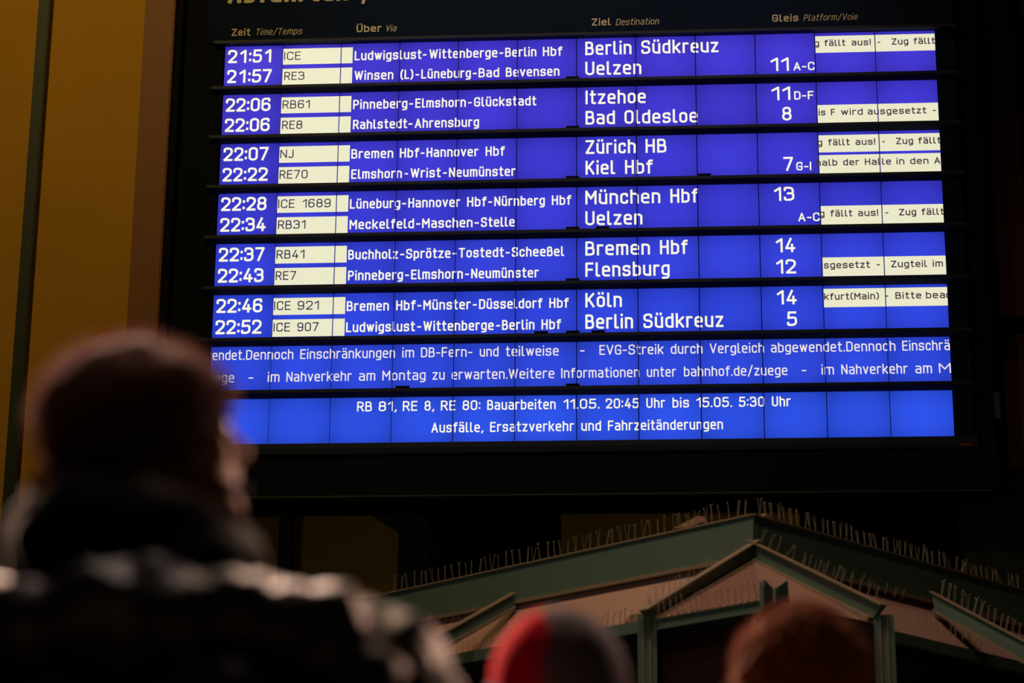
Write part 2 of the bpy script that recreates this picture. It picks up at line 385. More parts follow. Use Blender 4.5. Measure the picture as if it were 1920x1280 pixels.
for r, l, it in ((0, 0, [('ICE', 533, 564)]), (0, 1, [('RE3', 533, 571)]), (1, 0, [('RB61', 530, 581)]), (1, 1, [('RE8', 529, 567)]),
                 (2, 0, [('NJ', 525.7, 550.7)]), (2, 1, [('RE70', 524.4, 577)]), (3, 0, [('ICE', 521.7, 552.5), ('1689', 567.5, 620)]),
                 (3, 1, [('RB31', 521.4, 573)]), (4, 0, [('RB41', 518.7, 571)]), (4, 1, [('RE7', 517, 555.5)]),
                 (5, 0, [('ICE', 514, 545), ('921', 558, 598)]), (5, 1, [('ICE', 513, 544), ('907', 557.4, 597.5)])):
    row(r, l, 'train', *it)
row(0, 0, 'note', ('g', 1526, 1536), ('fällt', 1545.7, 1585), ('aus!', 1596.7, 1632.7), ('-', 1645.7, 1650.7), ('Zug', 1671.7, 1703), ('fällt', 1713, 1753))
row(1, 1, 'note', ('is', 1535, 1547.7), ('F', 1558, 1566), ('wird', 1577, 1617.7), ('ausgesetzt', 1627, 1736.7), ('-', 1749, 1755))
row(2, 0, 'note', ('g', 1531, 1541.7), ('fällt', 1552.7, 1593), ('aus!', 1604, 1641), ('-', 1654, 1659), ('Zug', 1680, 1712), ('fällt', 1721.7, 1764))
row(2, 1, 'note', ('halb', 1530, 1570), ('der', 1581, 1611), ('Halle', 1621.7, 1670.7), ('in', 1681, 1695.7), ('den', 1706.7, 1741), ('A', 1751.7, 1763))
row(3, 1, 'note', ('g', 1535, 1546), ('fällt', 1557, 1598), ('aus!', 1609, 1646.7), ('-', 1660, 1665.7), ('Zug', 1685.7, 1718), ('fällt', 1728, 1770))
row(4, 1, 'note', ('sgesetzt', 1545, 1631), ('-', 1643.6, 1650), ('Zugteil', 1670.6, 1738), ('im', 1749, 1768))
row(5, 0, 'note', ('kfurt(Main)', 1545, 1648), ('-', 1660, 1665.7), ('Bitte', 1678.8, 1727.5), ('bea', 1736, 1771.8), ('c', 1773.6, 1784))
row(6, 0, 'tick', ('w', 381, 396), ('endet.', 398.5, 458.4), ('Dennoch', 461.4, 550), ('Einschränkungen', 563, 740.6), ('im', 754.3, 776.4), ('DB-Fern-', 789.4, 885.5), ('und', 899.6, 934.7), ('teilweise', 948.4, 1047.5), ('-', 1088, 1096), ('EVG-Streik', 1124, 1244), ('durch', 1258, 1317.3), ('Vergleich', 1331, 1432.5), ('abgewendet.', 1445.6, 1584), ('Dennoch', 1587, 1679), ('Einschrä', 1692, 1781))
row(6, 1, 'tick', ('uege', 390, 439), ('-', 466, 475), ('im', 502, 524), ('Nahverkehr', 537, 659), ('am', 673, 703.6), ('Montag', 717, 798), ('zu', 811, 833.8), ('erwarten.', 847, 951.5), ('Weitere', 954, 1039.4), ('Informationen', 1052.3, 1199), ('unter', 1213, 1267.5), ('bahnhof.de/zuege', 1282.5, 1476.4), ('-', 1503.7, 1512), ('im', 1540.5, 1563.7), ('Nahverkehr', 1577.6, 1701.7), ('am', 1716.4, 1747.5), ('M', 1760.7, 1783))
row(7, 0, 'msg', ('RB', 669.6, 697.3), ('81,', 710, 743.5), ('RE', 755.4, 782.4), ('8,', 796, 813.8), ('RE', 826.7, 854), ('80:', 867.4, 900.7), ('Bauarbeiten', 913.6, 1042), ('11.05.', 1056.8, 1124), ('20:45', 1136, 1198), ('Uhr', 1212, 1247), ('bis', 1261, 1292), ('15.05.', 1306, 1372.5), ('5:30', 1385.6, 1433.6), ('Uhr', 1447.5, 1482.3))
row(7, 1, 'msg', ('Ausfälle,', 809, 906), ('Ersatzverkehr', 919, 1076), ('und', 1090, 1127), ('Fahrzeitänderungen', 1140, 1355.6))
# kind: baselines of line 0 / 1 (in pane heights from the top), cap height, stroke
K = {'via': (.41, .895, .226, .034, m_white), 'dest': (.41, .90, .328, .047, m_white), 'plat': (.405, .895, .20, .031, m_white),
     'time': (.41, .90, .325, .050, m_white), 'train': (.365, .86, .205, .026, m_ink), 'note': (.325, .80, .155, .026, m_ink2),
     'tick': (.30, .81, .222, .027, m_tick), 'msg': (.31, .80, .222, .031, m_white)}
white_polys = {}                            # (row) -> list of (poly, material)
for r, l, kind, items in T:
    b0, b1, cap, st, m = K[kind]
    base = TOPZ - r*PITCHV - (b1 if l else b0)*PH
    for s, xl, xr in items:
        white_polys.setdefault((r, m.name), []).extend(text_polys(s, bu(xl, r, l), bu(xr, r, l), base, cap*PH, st*PH))
for i, s in enumerate(times):
    r, l = divmod(i, 2); b0, b1, cap, st, m = K['time']
    base = TOPZ - r*PITCHV - (b1 if l else b0)*PH
    white_polys.setdefault((r, m.name), []).extend(text_polys(s.replace('1', '\x01'), .06*PW, .825*PW, base, cap*PH, st*PH, gap=.09))
MATS = {m.name: m for m in (m_white, m_tick, m_ink, m_ink2)}

# ------------------------------------------------------------------ departure board
XR = 12*PW; ZB = TOPZ-7*PITCHV-PH
zbot = at(1000, 929, -.03).z
board = empty('departure_board', (6*PW, .3, zbot))
tag(board, 'large station departure board with rows of glowing blue screens and white lettering', 'departure board')
hx0, hx1 = at(322, 300, 0).x, at(1838, 300, 0).x
box('housing', hx0, hx1, .03, .62, zbot, TOPZ+1.2, m_black, board, .02)
fx0, fx1 = at(378, 300, 0).x, at(1800, 300, 0).x
hdr = TOPZ + .03
box('header_panel', fx0, fx1, -.02, .03, hdr, TOPZ+1.1, m_navy, board, .004)
box('side_panel', fx0, -.012, -.012, .03, ZB-.03, hdr, m_black, board)
box('side_panel', XR+.012, fx1, -.012, .03, ZB-.03, hdr, m_navy, board)
box('lower_panel', hx0+.03, hx1-.03, -.03, .03, zbot+.012, ZB-.13, m_black, board, .004)
lip = box('bottom_lip', hx0+.02, hx1-.02, -.045, .03, zbot, zbot+.012, m_green_dark, board); lip['label'] = 'thin greenish bottom lip'
for x0, x1 in ((hx0-.0, hx0+.045), (hx1-.045, hx1)):
    box('outer_rim', x0, x1, -.06, .03, zbot, TOPZ+1.2, m_black, board, .006)
# the bars between the rows (shelf under each row, its underside lit by the row below)
gapb = PITCHV-PH
for r in range(0, 9):
    zt_ = TOPZ - r*PITCHV + gapb - .003
    zl = TOPZ - r*PITCHV + .003
    if r == 0: zt_ = zl + gapb*.55
    if r == 8: zt_ = ZB-.004; zl = ZB-.10
    bm = bmesh.new()
    x0, x1 = -.09, XR+.17
    # angled profile: upright nose on top, sloping underside facing down and out
    prof = [(-.012, zt_), (-.055, zt_-.006), (-.055, zt_-gapb*.45), (-.012, zl), (.03, zl), (.03, zt_)]
    if r == 8: prof = [(-.012, zt_), (-.04, zt_-.01), (-.04, zt_-.05), (-.03, zl), (.03, zl), (.03, zt_)]
    prism(bm, [V((x0, y, z)) for y, z in prof], V((x1-x0, 0, 0)))
    bo = bmo('divider_bar', bm, m_bar, board)
    if 0 < r < 8:
        # small latches standing on the bar
        xs = [6*PW-.03]
        if r == 3: xs.append(bu(1320, 2, 1))
        if r == 4: xs.append(bu(1130, 3, 1))
        if r == 6: xs += [bu(1015, 5, 1), bu(1122, 5, 1)]
        if r == 7: xs.append(bu(756, 6, 1))
        for x in xs: box('latch', x-.055, x+.055, -.052, -.02, zt_-.008, zt_+.014, m_black, bo)

pane_mesh = {}
for r in range(8):
    z1 = TOPZ - r*PITCHV; z0 = z1-PH
    fields = []
    if r < 6:
        for a, b in ((.085, .475), (.58, .975)): fields.append((1.0*PW, 2.2*PW, z1-b*PH, z1-a*PH))
        lines = {0: (0,), 1: (1,), 2: (0, 1), 3: (1,), 4: (1,), 5: (0,)}[r]
        for l in lines:
            a, b = ((.075, .48), (.545, .975))[l]
            if r == 5: a, b = .07, .49
            fields.append((10*PW, 12*PW, z1-b*PH, z1-a*PH))
    bm = bmesh.new(); bx(bm, -PW/2+.004, PW/2-.004, -.004, .02, -PH/2, PH/2)
    me = bpy.data.meshes.new('lcd_pane'); bm.to_mesh(me); bm.free(); me.materials.append(m_scr[r])
    for c in range(12):
        x0, x1 = c*PW+.004, (c+1)*PW-.004
        o = bpy.data.objects.new('lcd_pane', me); SC.collection.objects.link(o)
        o.location = ((x0+x1)/2, 0, (z0+z1)/2) ; o.parent = board
        o.matrix_parent_inverse = Matrix.Translation(-board.location)
        def child(name, polys, y, m):
            bm = bmesh.new()
            for p in polys:
                vs = [bm.verts.new((q[0]-(x0+x1)/2, y, q[1]-(z0+z1)/2)) for q in p]
                try: bm.faces.new(vs)
                except Exception: pass
            for f in bm.faces:
                f.normal_update()
                if f.normal.y > 0: f.normal_flip()
            mm = bpy.data.meshes.new(name); bm.to_mesh(mm); bm.free(); mm.materials.append(m)
            k = bpy.data.objects.new(name, mm); SC.collection.objects.link(k); k.parent = o
            return k
        for fx0_, fx1_, fz0, fz1 in fields:
            a, b = max(x0, fx0_), min(x1, fx1_)
            if b-a > .01:
                child('cream_field', [[V((a, fz0)), V((b, fz0)), V((b, fz1)), V((a, fz1))]], -.0055, m_cream)
        for mn, m in MATS.items():
            ps = [clip(p, x0, x1, z0, z1) for p in white_polys.get((r, mn), [])]
            ps = [p for p in ps if p]
            if ps: child('lettering', ps, -.0075, m)['kind'] = 'stuff'

# printed header writing
def header(s, xl, xr, yb, cap_px, stroke, italic=False, name='header_lettering', gap=.13):
    a, b = at(xl, yb, -.022), at(xr, yb, -.022); cap = cap_px/FPX*20.2*1.03
    z = at(xl, yb, -.022).z
    polys = text_polys(s, a.x, b.x - (cap*.18 if italic else 0), z, cap, cap*stroke, gap=gap, shear=.18 if italic else 0)
    bm = bmesh.new()
    for i, p in enumerate(polys):
        f = bm.faces.new([bm.verts.new((q.x, -.0225-(i % 14)*.00012, q.y)) for q in p]); f.normal_update()
        if f.normal.y > 0: f.normal_flip()
    return bmo(name, bm, m_print, board)
G['y'] = (w_, [[(0, X), (w_/2, .05)], [(w_, X), (.08, -.26)]])
header('Zeit', 434, 469, 67.5, 14.5, .17)
header('Time/Temps', 478.5, 568, 66, 13, .10, True)
header('Über', 668.5, 715, 60.5, 14.5, .17)
header('Via', 722.5, 744.5, 59, 13, .10, True)
header('Ziel', 1109.5, 1145, 48.3, 14.5, .17)
header('Destination', 1154.5, 1237, 47.5, 13, .10, True)
header('Gleis', 1448, 1497, 41, 14.5, .17)
header('Platform/Voie', 1506.5, 1610, 39.5, 13, .10, True)
header('Abfahrten', 427, 652, 6.5, 40, .20)
header('/', 678, 697, 3.5, 40, .14)
# red marking at the lower right corner
red = mat('red_marking', rgb(150, 40, 20), .6)
box('badge', at(1801, 832, -.03).x, at(1822, 832, -.03).x, -.036, -.028, at(1810, 835, -.03).z, at(1810, 827, -.03).z, red, board)

# ------------------------------------------------------------------ kiosk
KY = -5.6
P0 = at(1412, 965, KY)                      # nearest eave corner, top
azl, azr = YAW-math.atan(4660/4766), YAW+math.atan(4580/4766)
da = V((math.sin(azl), math.cos(azl), 0)); db = V((math.sin(azr), math.cos(azr), 0))
nl = V((-da.y, da.x, 0)); nl = nl if nl.y < 0 else -nl      # outward normals (towards the camera)
nr = V((-db.y, db.x, 0)); nr = nr if nr.y < 0 else -nr
def L(px, py, off=0): return onp(px, py, P0+nl*off, nl)
def Rr(px, py, off=0): return onp(px, py, P0+nr*off, nr)
kiosk = empty('kiosk', (P0.x+.3, KY+1.6, 0))
tag(kiosk, 'green-painted station kiosk corner with pitched eaves, pinkish roof slopes and bird spikes', 'kiosk')
def kp(name, pts, off, m, label=None):
    bm = bmesh.new(); prism(bm, pts, off); o = bmo(name, bm, m, kiosk)
    if label: o['label'] = label
    return o
# main fascias, running back from the corner
def ext(pl, p, q, t): return p+(q-p)*t
c_t = P0
lt = L(734, 1111); lb = L(762, 1180); cb = L(1412, 1040)
lt2 = c_t+(lt-c_t)*1.35; lb2 = V((lt2.x, lt2.y, cb.z))
rt_ = c_t+db*((lt2-c_t).length*.95); rb = V((rt_.x, rt_.y, cb.z))
kp('fascia', [c_t, lt2, lb2, cb], -nl*.05, m_kgreen)
kp('fascia', [c_t, rt_, rb, cb], -nr*.05, m_kgreen)
# thin bright capping along the top edge
for q, n in ((lt2, nl), (rt_, nr)):
    kp('eave_capping', [c_t+n*.012+V((0, 0, .006)), q+n*.012+V((0, 0, .006)), q+n*.012-V((0, 0, .003)), c_t+n*.012-V((0, 0, .003))], -n*.05, m_tan)
# tan lip under the fascias and the dark joint below it
zl1 = cb.z; hl = .022
for q, n in ((lb2, nl), (rb, nr)):
    kp('gutter_lip', [cb+n*.03, q+n*.03, q+n*.03-V((0, 0, hl)), cb+n*.03-V((0, 0, hl))], -n*.08, m_tan)
    kp('shadow_joint', [cb-n*.04-V((0, 0, hl)), q-n*.04-V((0, 0, hl)), q-n*.04-V((0, 0, hl+.03)), cb-n*.04-V((0, 0, hl+.03))], -n*.03, m_void)
# flat roof over it
kp('roof_deck', [c_t-nl*.05-nr*.05-V((0, 0, .02)), lt2-V((0, 0, .02)), lt2+db*3.5-V((0, 0, .02)), rt_-V((0, 0, .02))], V((0, 0, -.05)), m_green_dark)
# frieze: pinkish sheet below the lip, then a green beam, then dark glazing
fz0 = cb.z-hl-.03
SK = .22
zfb = L(925, 1215, SK).z
kl = -.06
def face_strip(name, n, q0, q1, z1, z0, off, th, m):
    a = V((q0.x, q0.y, 0))+n*off; b = V((q1.x, q1.y, 0))+n*off
    return kp(name, [a+V((0, 0, z1)), b+V((0, 0, z1)), b+V((0, 0, z0)), a+V((0, 0, z0))], -n*th, m)
zbm = zfb
beamh = .065
for n, e, z in ((nl, lt2, zbm), (nr, rt_, zbm)):
    a0, b0 = V((c_t.x, c_t.y, 0)), V((e.x, e.y, 0))
    kp('roof_skirt', [a0+V((0, 0, fz0+.03))-n*.02, b0+V((0, 0, fz0+.03))-n*.02, b0+V((0, 0, z))+n*SK, a0+V((0, 0, z))+n*SK], -n*.03, m_pink)
    face_strip('cross_beam', n, c_t, e, z, z-beamh, SK+.03, .08, m_kgreen)
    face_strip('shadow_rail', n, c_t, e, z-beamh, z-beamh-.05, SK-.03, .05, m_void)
    face_strip('dark_glazing', n, c_t, e, z-beamh-.05, .05, SK-.06, .03, m_kdark)

# entrance bay standing out from the corner: two posts, two rakes, a front corner
apT = onp(1412, 1016, P0+V((0, -.10, 0)), V((0, -1, 0)))
def plane_pts(px, py, P, n): return onp(px, py, P, n)
apx = apT
nLr = nr                                    # left rake is parallel to the right fascia and the other way round
def LR(px, py): return onp(px, py, apx, nr)
def RR(px, py): return onp(px, py, apx, nl)
rl = [LR(1413, 1016), LR(1199, 1146), LR(1219, 1163), LR(1413, 1047)]
kp('rake', rl, nr*.03, m_kgreen)
rr_ = [RR(1413, 1016), RR(1662, 1136), RR(1640, 1163), RR(1413, 1047)]
kp('rake', rr_, nl*.03, m_kgreen)
kp('rake_lip', [LR(1413, 1044), LR(1216, 1159), LR(1222, 1165), LR(1413, 1051)], nr*.06, m_tan)
kp('rake_lip', [RR(1413, 1044), RR(1643, 1159), RR(1637, 1165), RR(1413, 1051)], nl*.06, m_tan)
kp('rake_cap', [LR(1412, 1013), LR(1198, 1144), LR(1199, 1147), LR(1412, 1016)], nr*.055, m_tan)
kp('rake_cap', [RR(1412, 1013), RR(1663, 1134), RR(1662, 1137), RR(1412, 1016)], nl*.055, m_tan)
PL = LR(1219, 1160); PR = RR(1640, 1160)
# front corner of the bay: beams from both posts meet there
def BL(px, py, o=0): return onp(px, py, PL+nl*o, nl)
C1 = BL(1427, 1124)
nB = (PR-C1); nB.z = 0; dB = nB.normalized(); nBr = V((-dB.y, dB.x, 0)); nBr = nBr if nBr.y < 0 else -nBr
def BR(px, py, o=0): return onp(px, py, C1+nBr*o, nBr)
C1b = BL(1427, 1146)
zb1 = C1.z; zb0 = C1b.z
PLt = V((PL.x, PL.y, zb1)); PRt = V((PR.x, PR.y, zb1))
for a, b, n in ((PLt, C1, nl), (C1, PRt, nBr)):
    kp('lintel', [a, b, V((b.x, b.y, zb0)), V((a.x, a.y, zb0))], -n*.06, m_kgreen)
    kp('lintel_lip', [a+n*.01, b+n*.01, b+n*.01-V((0, 0, .006)), a+n*.01-V((0, 0, .006))], -n*.03, m_tan)
    q = .045
    kp('entrance_panel', [V((a.x, a.y, zb0))-n*.05, V((b.x, b.y, zb0))-n*.05, V((b.x, b.y, .05))-n*.05, V((a.x, a.y, .05))-n*.05], -n*.02, m_kdark)
    kp('inner_frame', [V((a.x, a.y, zb0)), V((b.x, b.y, zb0)), V((b.x, b.y, zb0-.02))-n*.03, V((a.x, a.y, zb0-.02))-n*.03], -n*.02, m_green_dark)
# pinkish roof slopes rising from the lintels to the apex
apB = LR(1413, 1050)
def slope(a, b, name='roof_slope'):
    bm = bmesh.new(); nn = (b-a).cross(apB-a).normalized()
    if nn.y > 0: nn = -nn
    prism(bm, [a, b, apB], -nn*.02); o = bmo(name, bm, m_pink, kiosk)
    # standing ribs
    bm = bmesh.new()
    for i in range(1, 16):
        t = i/16; p = a.lerp(b, t); e = p.lerp(apB, .0)
        top = a.lerp(apB, t*.985) if (b-apB).length < (a-apB).length else b.lerp(apB, 1-t)
        bar(bm, p+nn*.004, top+nn*.004, .006, .008, nn)
    bmo('rib', bm, m_pink, o)['kind'] = 'stuff'
    return o
slope(PLt, C1); slope(C1, PRt)
# posts of the bay
def post(px0, px1, py, P, n, sgn):
    a = onp(px0, py, P, n); b = onp(px1, py, P, n)
    dd = (b-a); dd.z = 0
    a0, b0 = V((a.x, a.y, 0)), V((b.x, b.y, 0)); zt = a.z
    o = kp('post', [a0, b0, b0+V((0, 0, zt)), a0+V((0, 0, zt))], -n*.06, m_kgreen)
    for t0, t1 in ((.26, .34), (.62, .7)):
        p, q = a0.lerp(b0, t0)+n*.008, a0.lerp(b0, t1)+n*.008
        bm = bmesh.new(); prism(bm, [p, q, q+V((0, 0, zt-.01)), p+V((0, 0, zt-.01))], -n*.02)
        bmo('fillet_strip', bm, m_tan, o)
yl = V((0, -1, 0))
post(1195, 1231, 1150, PL+yl*.03, yl, 1)
post(1638, 1676, 1152, PR+yl*.03, yl, -1)
# little finial plates at the front corner
for px in (1427, 1443):
    a = onp(px, 1092, C1+V((0, -.03, 0)), yl)
for pts, n in (([BL(1424, 1088, .03), BL(1432, 1098, .03), BL(1432, 1140, .03), BL(1424, 1140, .03)], nl),
               ([BR(1434, 1086, .03), BR(1450, 1103, .03), BR(1450, 1130, .03), BR(1434, 1136, .03)], nBr),
               ([BR(1455, 1102, .05), BR(1477, 1087, .05), BR(1480, 1130, .05), BR(1455, 1130, .05)], nBr)):
    kp('finial_plate', pts, -n*.015, m_kgreen)
# outer rakes, one on each long face
nside = nr
A1 = L(955, 1140, .04)
def OL(px, py): return onp(px, py, A1, (nr*.75+nl*.25).normalized())
kp('rake', [OL(957, 1113), OL(800, 1202), OL(812, 1222), OL(957, 1140)], nr*.03, m_kgreen)
kp('rake_lip', [OL(957, 1137), OL(810, 1219), OL(816, 1224), OL(957, 1143)], nr*.05, m_tan)
kp('rake_cap', [OL(957, 1111), OL(799, 1200), OL(800, 1203), OL(957, 1114)], nr*.05, m_tan)
A2 = Rr(1752, 1145, .04)
def OR(px, py): return onp(px, py, A2, (nl*.75+nr*.25).normalized())
kp('rake', [OR(1752, 1111), OR(1935, 1208), OR(1935, 1245), OR(1758, 1145)], nl*.03, m_kgreen)
kp('rake_cap', [OR(1752, 1109), OR(1935, 1206), OR(1935, 1209), OR(1752, 1112)], nl*.05, m_tan)
kp('rake_lip', [OR(1756, 1143), OR(1935, 1243), OR(1935, 1250), OR(1758, 1148)], nl*.05, m_tan)

# debris lying on the ledges
for nm, pts, th in (('debris', [L(1262, 990, -.03), L(1310, 966, -.03), L(1316, 978, -.03), L(1290, 988, -.03)], -nl*.05),
                    ('debris', [L(1172, 1166, SK), L(1182, 1152, SK), L(1196, 1150, SK), L(1196, 1168, SK)], -nl*.04),
                    ('debris', [Rr(1432, 968, -.02), Rr(1438, 962, -.02), Rr(1448, 966, -.02), Rr(1450, 974, -.02)], -nr*.04)):
    kp(nm, pts, th, m_dirt)

# bird spikes: a mesh of a few kinds shared by all of them
def spike_mesh(seed, H=.105):
    rnd = random.Random(seed); bm = bmesh.new()
    for k in range(2):
        a = (k-.5)*.12 + rnd.uniform(-.05, .05); b = rnd.uniform(-.15, .15)
        tip = V((math.sin(a)*H, b*H, H*rnd.uniform(.9, 1.05)))
        bar(bm, V((k*.006-.003, 0, 0)), tip, .0021, .0021, V((0, 1, 0)))
        if rnd.random() < .6:
            bar(bm, tip*.92, tip+V((rnd.uniform(-.012, .012), 0, .004)), .003, .003, V((0, 1, 0)))
    me = bpy.data.meshes.new('bird_spike'); bm.to_mesh(me); bm.free(); me.materials.append(m_spike); return me
SM = [spike_mesh(i) for i in range(8)]; rs = random.Random(3)
ns = 0
def spikes(p, q, n, tilt=None, sc=1.0):
    global ns
    ang = math.atan2((q-p).y, (q-p).x)
    for i in range(n):
        o = bpy.data.objects.new('bird_spike', rs.choice(SM)); SC.collection.objects.link(o)
        t = (i+.5+rs.uniform(-.15, .15))/n
        o.parent = kiosk; o.matrix_parent_inverse = Matrix.Translation(-kiosk.location)
        o.location = p.lerp(q, t)
        tl = (tilt or 0)+rs.uniform(-.06, .06)
        if rs.random() < .05: tl += rs.choice((-.5, .5))
        o.rotation_euler = (rs.uniform(-.08, .08), tl, ang+rs.uniform(-.15, .15))
        s = sc*rs.uniform(.88, 1.08); o.scale = (s, s, s); ns += 1
spikes(L(1405, 967, -.02), L(735, 1112, -.02), 50)
spikes(Rr(1418, 967, -.02), Rr(1915, 1110, -.02), 46)
# on the lintels and rakes of the bay
spikes(PLt+nl*.01, C1+nl*.01, 17, -.12, .9)
spikes(LR(1212, 1140), LR(1408, 1018), 17, .1, .8)
spikes(RR(1420, 1018), RR(1650, 1132), 15, .35, .8)
spikes(Rr(1500, 1062, .04), Rr(1700, 1126, .04), 12, .45, .75)
spikes(L(1190, 1168, SK), L(1010, 1199, SK), 16, -.15, .85)
spikes(L(925, 1214, SK), L(820, 1236, SK), 10, -.25, .75)
spikes(L(955, 1138, .04), L(770, 1180, .04), 13, -.45, .7)
spikes(Rr(1690, 1166, SK), Rr(1880, 1222, SK), 16, .15, .7)
spikes(OR(1760, 1114), OR(1930, 1204), 14, .2, .9)



# ------------------------------------------------------------------ people
m_skin = mat('skin', rgb(178, 118, 92), .55, noise_amt=.08, nscale=30)
m_eye = mat('eye', rgb(220, 215, 205), .21)
m_trouser = mat('dark_trousers', rgb(24, 25, 30), .9)
m_shoe = mat('dark_leather', rgb(20, 18, 17), .5)
m_puffer = mat('glossy_black_nylon', rgb(34, 32, 33), .46, noise_amt=.2, nscale=9, bump=.15, bscale=60, spec=.42)
m_hood = mat('black_wool', rgb(12, 12, 11), .95, spec=.1)
m_fur = mat('dark_brown_fuzz', rgb(56, 38, 30), .8, noise_amt=.3, nscale=30, spec=.2)
m_fuzz = mat('rim_lit_fuzz', rgb(150, 102, 80), .7, spec=.2)  # paler than the hat: its rim light is put into the fibre colour
m_cloth2 = mat('navy_cloth', rgb(22, 24, 34), .9)
m_cloth3 = mat('charcoal_cloth', rgb(28, 27, 27), .9)
m_red = mat('red_knit', rgb(232, 14, 52), .9, bump=.2, bscale=120, spec=.05)
m_grey = mat('grey_knit', rgb(120, 112, 130), .85, bump=.2, bscale=120, spec=.2)
m_hairb = mat('brown_hair', rgb(158, 88, 40), .7, noise_amt=.4, nscale=40, spec=.15)
m_olive = mat('olive_edging', rgb(70, 62, 40), .9)

def ell(bm, c, r, rot=None, seg=20):
    res = bmesh.ops.create_uvsphere(bm, u_segments=seg, v_segments=max(8, seg*2//3), radius=1)
    MX = Matrix.Translation(c) @ (rot.to_4x4() if rot else Matrix()) @ Matrix.Diagonal((*r, 1))
    bmesh.ops.transform(bm, matrix=MX, verts=res['verts'])
def caps(bm, p, rp, q, rq, n=7):
    p, q = V(p), V(q)
    for i in range(n+1):
        t = i/n; r = rp+(rq-rp)*t; res = bmesh.ops.create_icosphere(bm, subdivisions=2, radius=r)
        bmesh.ops.translate(bm, vec=p.lerp(q, t), verts=res['verts'])
    d = q-p; L_ = d.length
    res = bmesh.ops.create_cone(bm, segments=16, radius1=rp, radius2=rq, depth=L_, cap_ends=True)
    bmesh.ops.transform(bm, matrix=Matrix.Translation((p+q)/2) @ d.to_track_quat('Z', 'Y').to_matrix().to_4x4(), verts=res['verts'])
def remesh(bm, voxel, smooth=3):
    me = bpy.data.meshes.new('tmp'); bm.to_mesh(me); bm.free()
    o = bpy.data.objects.new('tmp', me); SC.collection.objects.link(o)
    a = o.modifiers.new('r', 'REMESH'); a.mode = 'VOXEL'; a.voxel_size = voxel; a.use_smooth_shade = True
    if smooth:
        s = o.modifiers.new('s', 'SMOOTH'); s.iterations = smooth; s.factor = .5
    dg = bpy.context.evaluated_depsgraph_get()
    out = bpy.data.meshes.new_from_object(o.evaluated_get(dg)); bpy.data.objects.remove(o); out.materials.clear()
    for p in out.polygons: p.use_smooth = True
    return out
def displace(me, f):
    ns_ = [v.normal.copy() for v in me.vertices]
    for v, n in zip(me.vertices, ns_): v.co += n*f(v.co)
    me.update()
def kid(name, me, m, parent, label=None):
    me.name = name; o = bpy.data.objects.new(name, me); SC.collection.objects.link(o); me.materials.append(m); o.parent = parent
    if label: o['label'] = label
    return o
def hand(bm, wrist, down, side):
    """palm, four fingers curled a little and a thumb from the side of the palm"""
    d = V(down).normalized(); f = V((0, 1, 0)); s = V((side, 0, 0))
    pc = V(wrist)+d*.05
    ell(bm, pc, (.016, .040, .052))
    for i, (off, ln) in enumerate(((.028, .068), (.010, .078), (-.009, .072), (-.027, .056))):
        a = V(wrist)+d*.088+f*off; b = a+d*ln*.5+s*-.004; c = b+d*ln*.38-s*.016; e = c+d*ln*.12-s*.018
        caps(bm, a, .0095, b, .009, 3); caps(bm, b, .009, c, .008, 3); caps(bm, c, .008, e, .007, 2)
    a = V(wrist)+d*.03+f*.035; b = a+d*.035+f*.024-s*.008; c = b+d*.032+f*.004-s*.01
    caps(bm, a, .013, b, .011, 3); caps(bm, b, .011, c, .009, 3)

def head_blobs(bm, HM):
    """head looking along +Y, centre at eye height; HM places it"""
    b2 = bmesh.new()
    ell(b2, (0, -.012, .032), (.076, .096, .090), seg=28)
    ell(b2, (0, .030, -.030), (.064, .062, .075), seg=24)
    ell(b2, (0, .050, -.075), (.045, .045, .036))
    ell(b2, (0, .080, -.098), (.020, .018, .016))                 # chin
    ell(b2, (0, .074, .030), (.056, .022, .016))                  # brow
    caps(b2, (0, .088, .012), .009, (0, .112, -.026), .0125, 5)   # nose
    for s in (-1, 1):
        ell(b2, (s*.012, .100, -.032), (.009, .011, .008))
        ell(b2, (s*.040, .066, -.022), (.024, .020, .022))        # cheeks
        ell(b2, (s*.079, -.008, -.008), (.009, .020, .031))       # ears
        ell(b2, (s*.085, -.014, .008), (.006, .014, .016))
    ell(b2, (0, .090, -.056), (.024, .010, .0065)); ell(b2, (0, .088, -.067), (.021, .010, .0075))   # lips
    ell(b2, (0, -.03, -.06), (.055, .058, .07))                   # nape
    me = bpy.data.meshes.new('t'); b2.to_mesh(me); b2.free(); me.transform(HM); bm.from_mesh(me); bpy.data.meshes.remove(me)

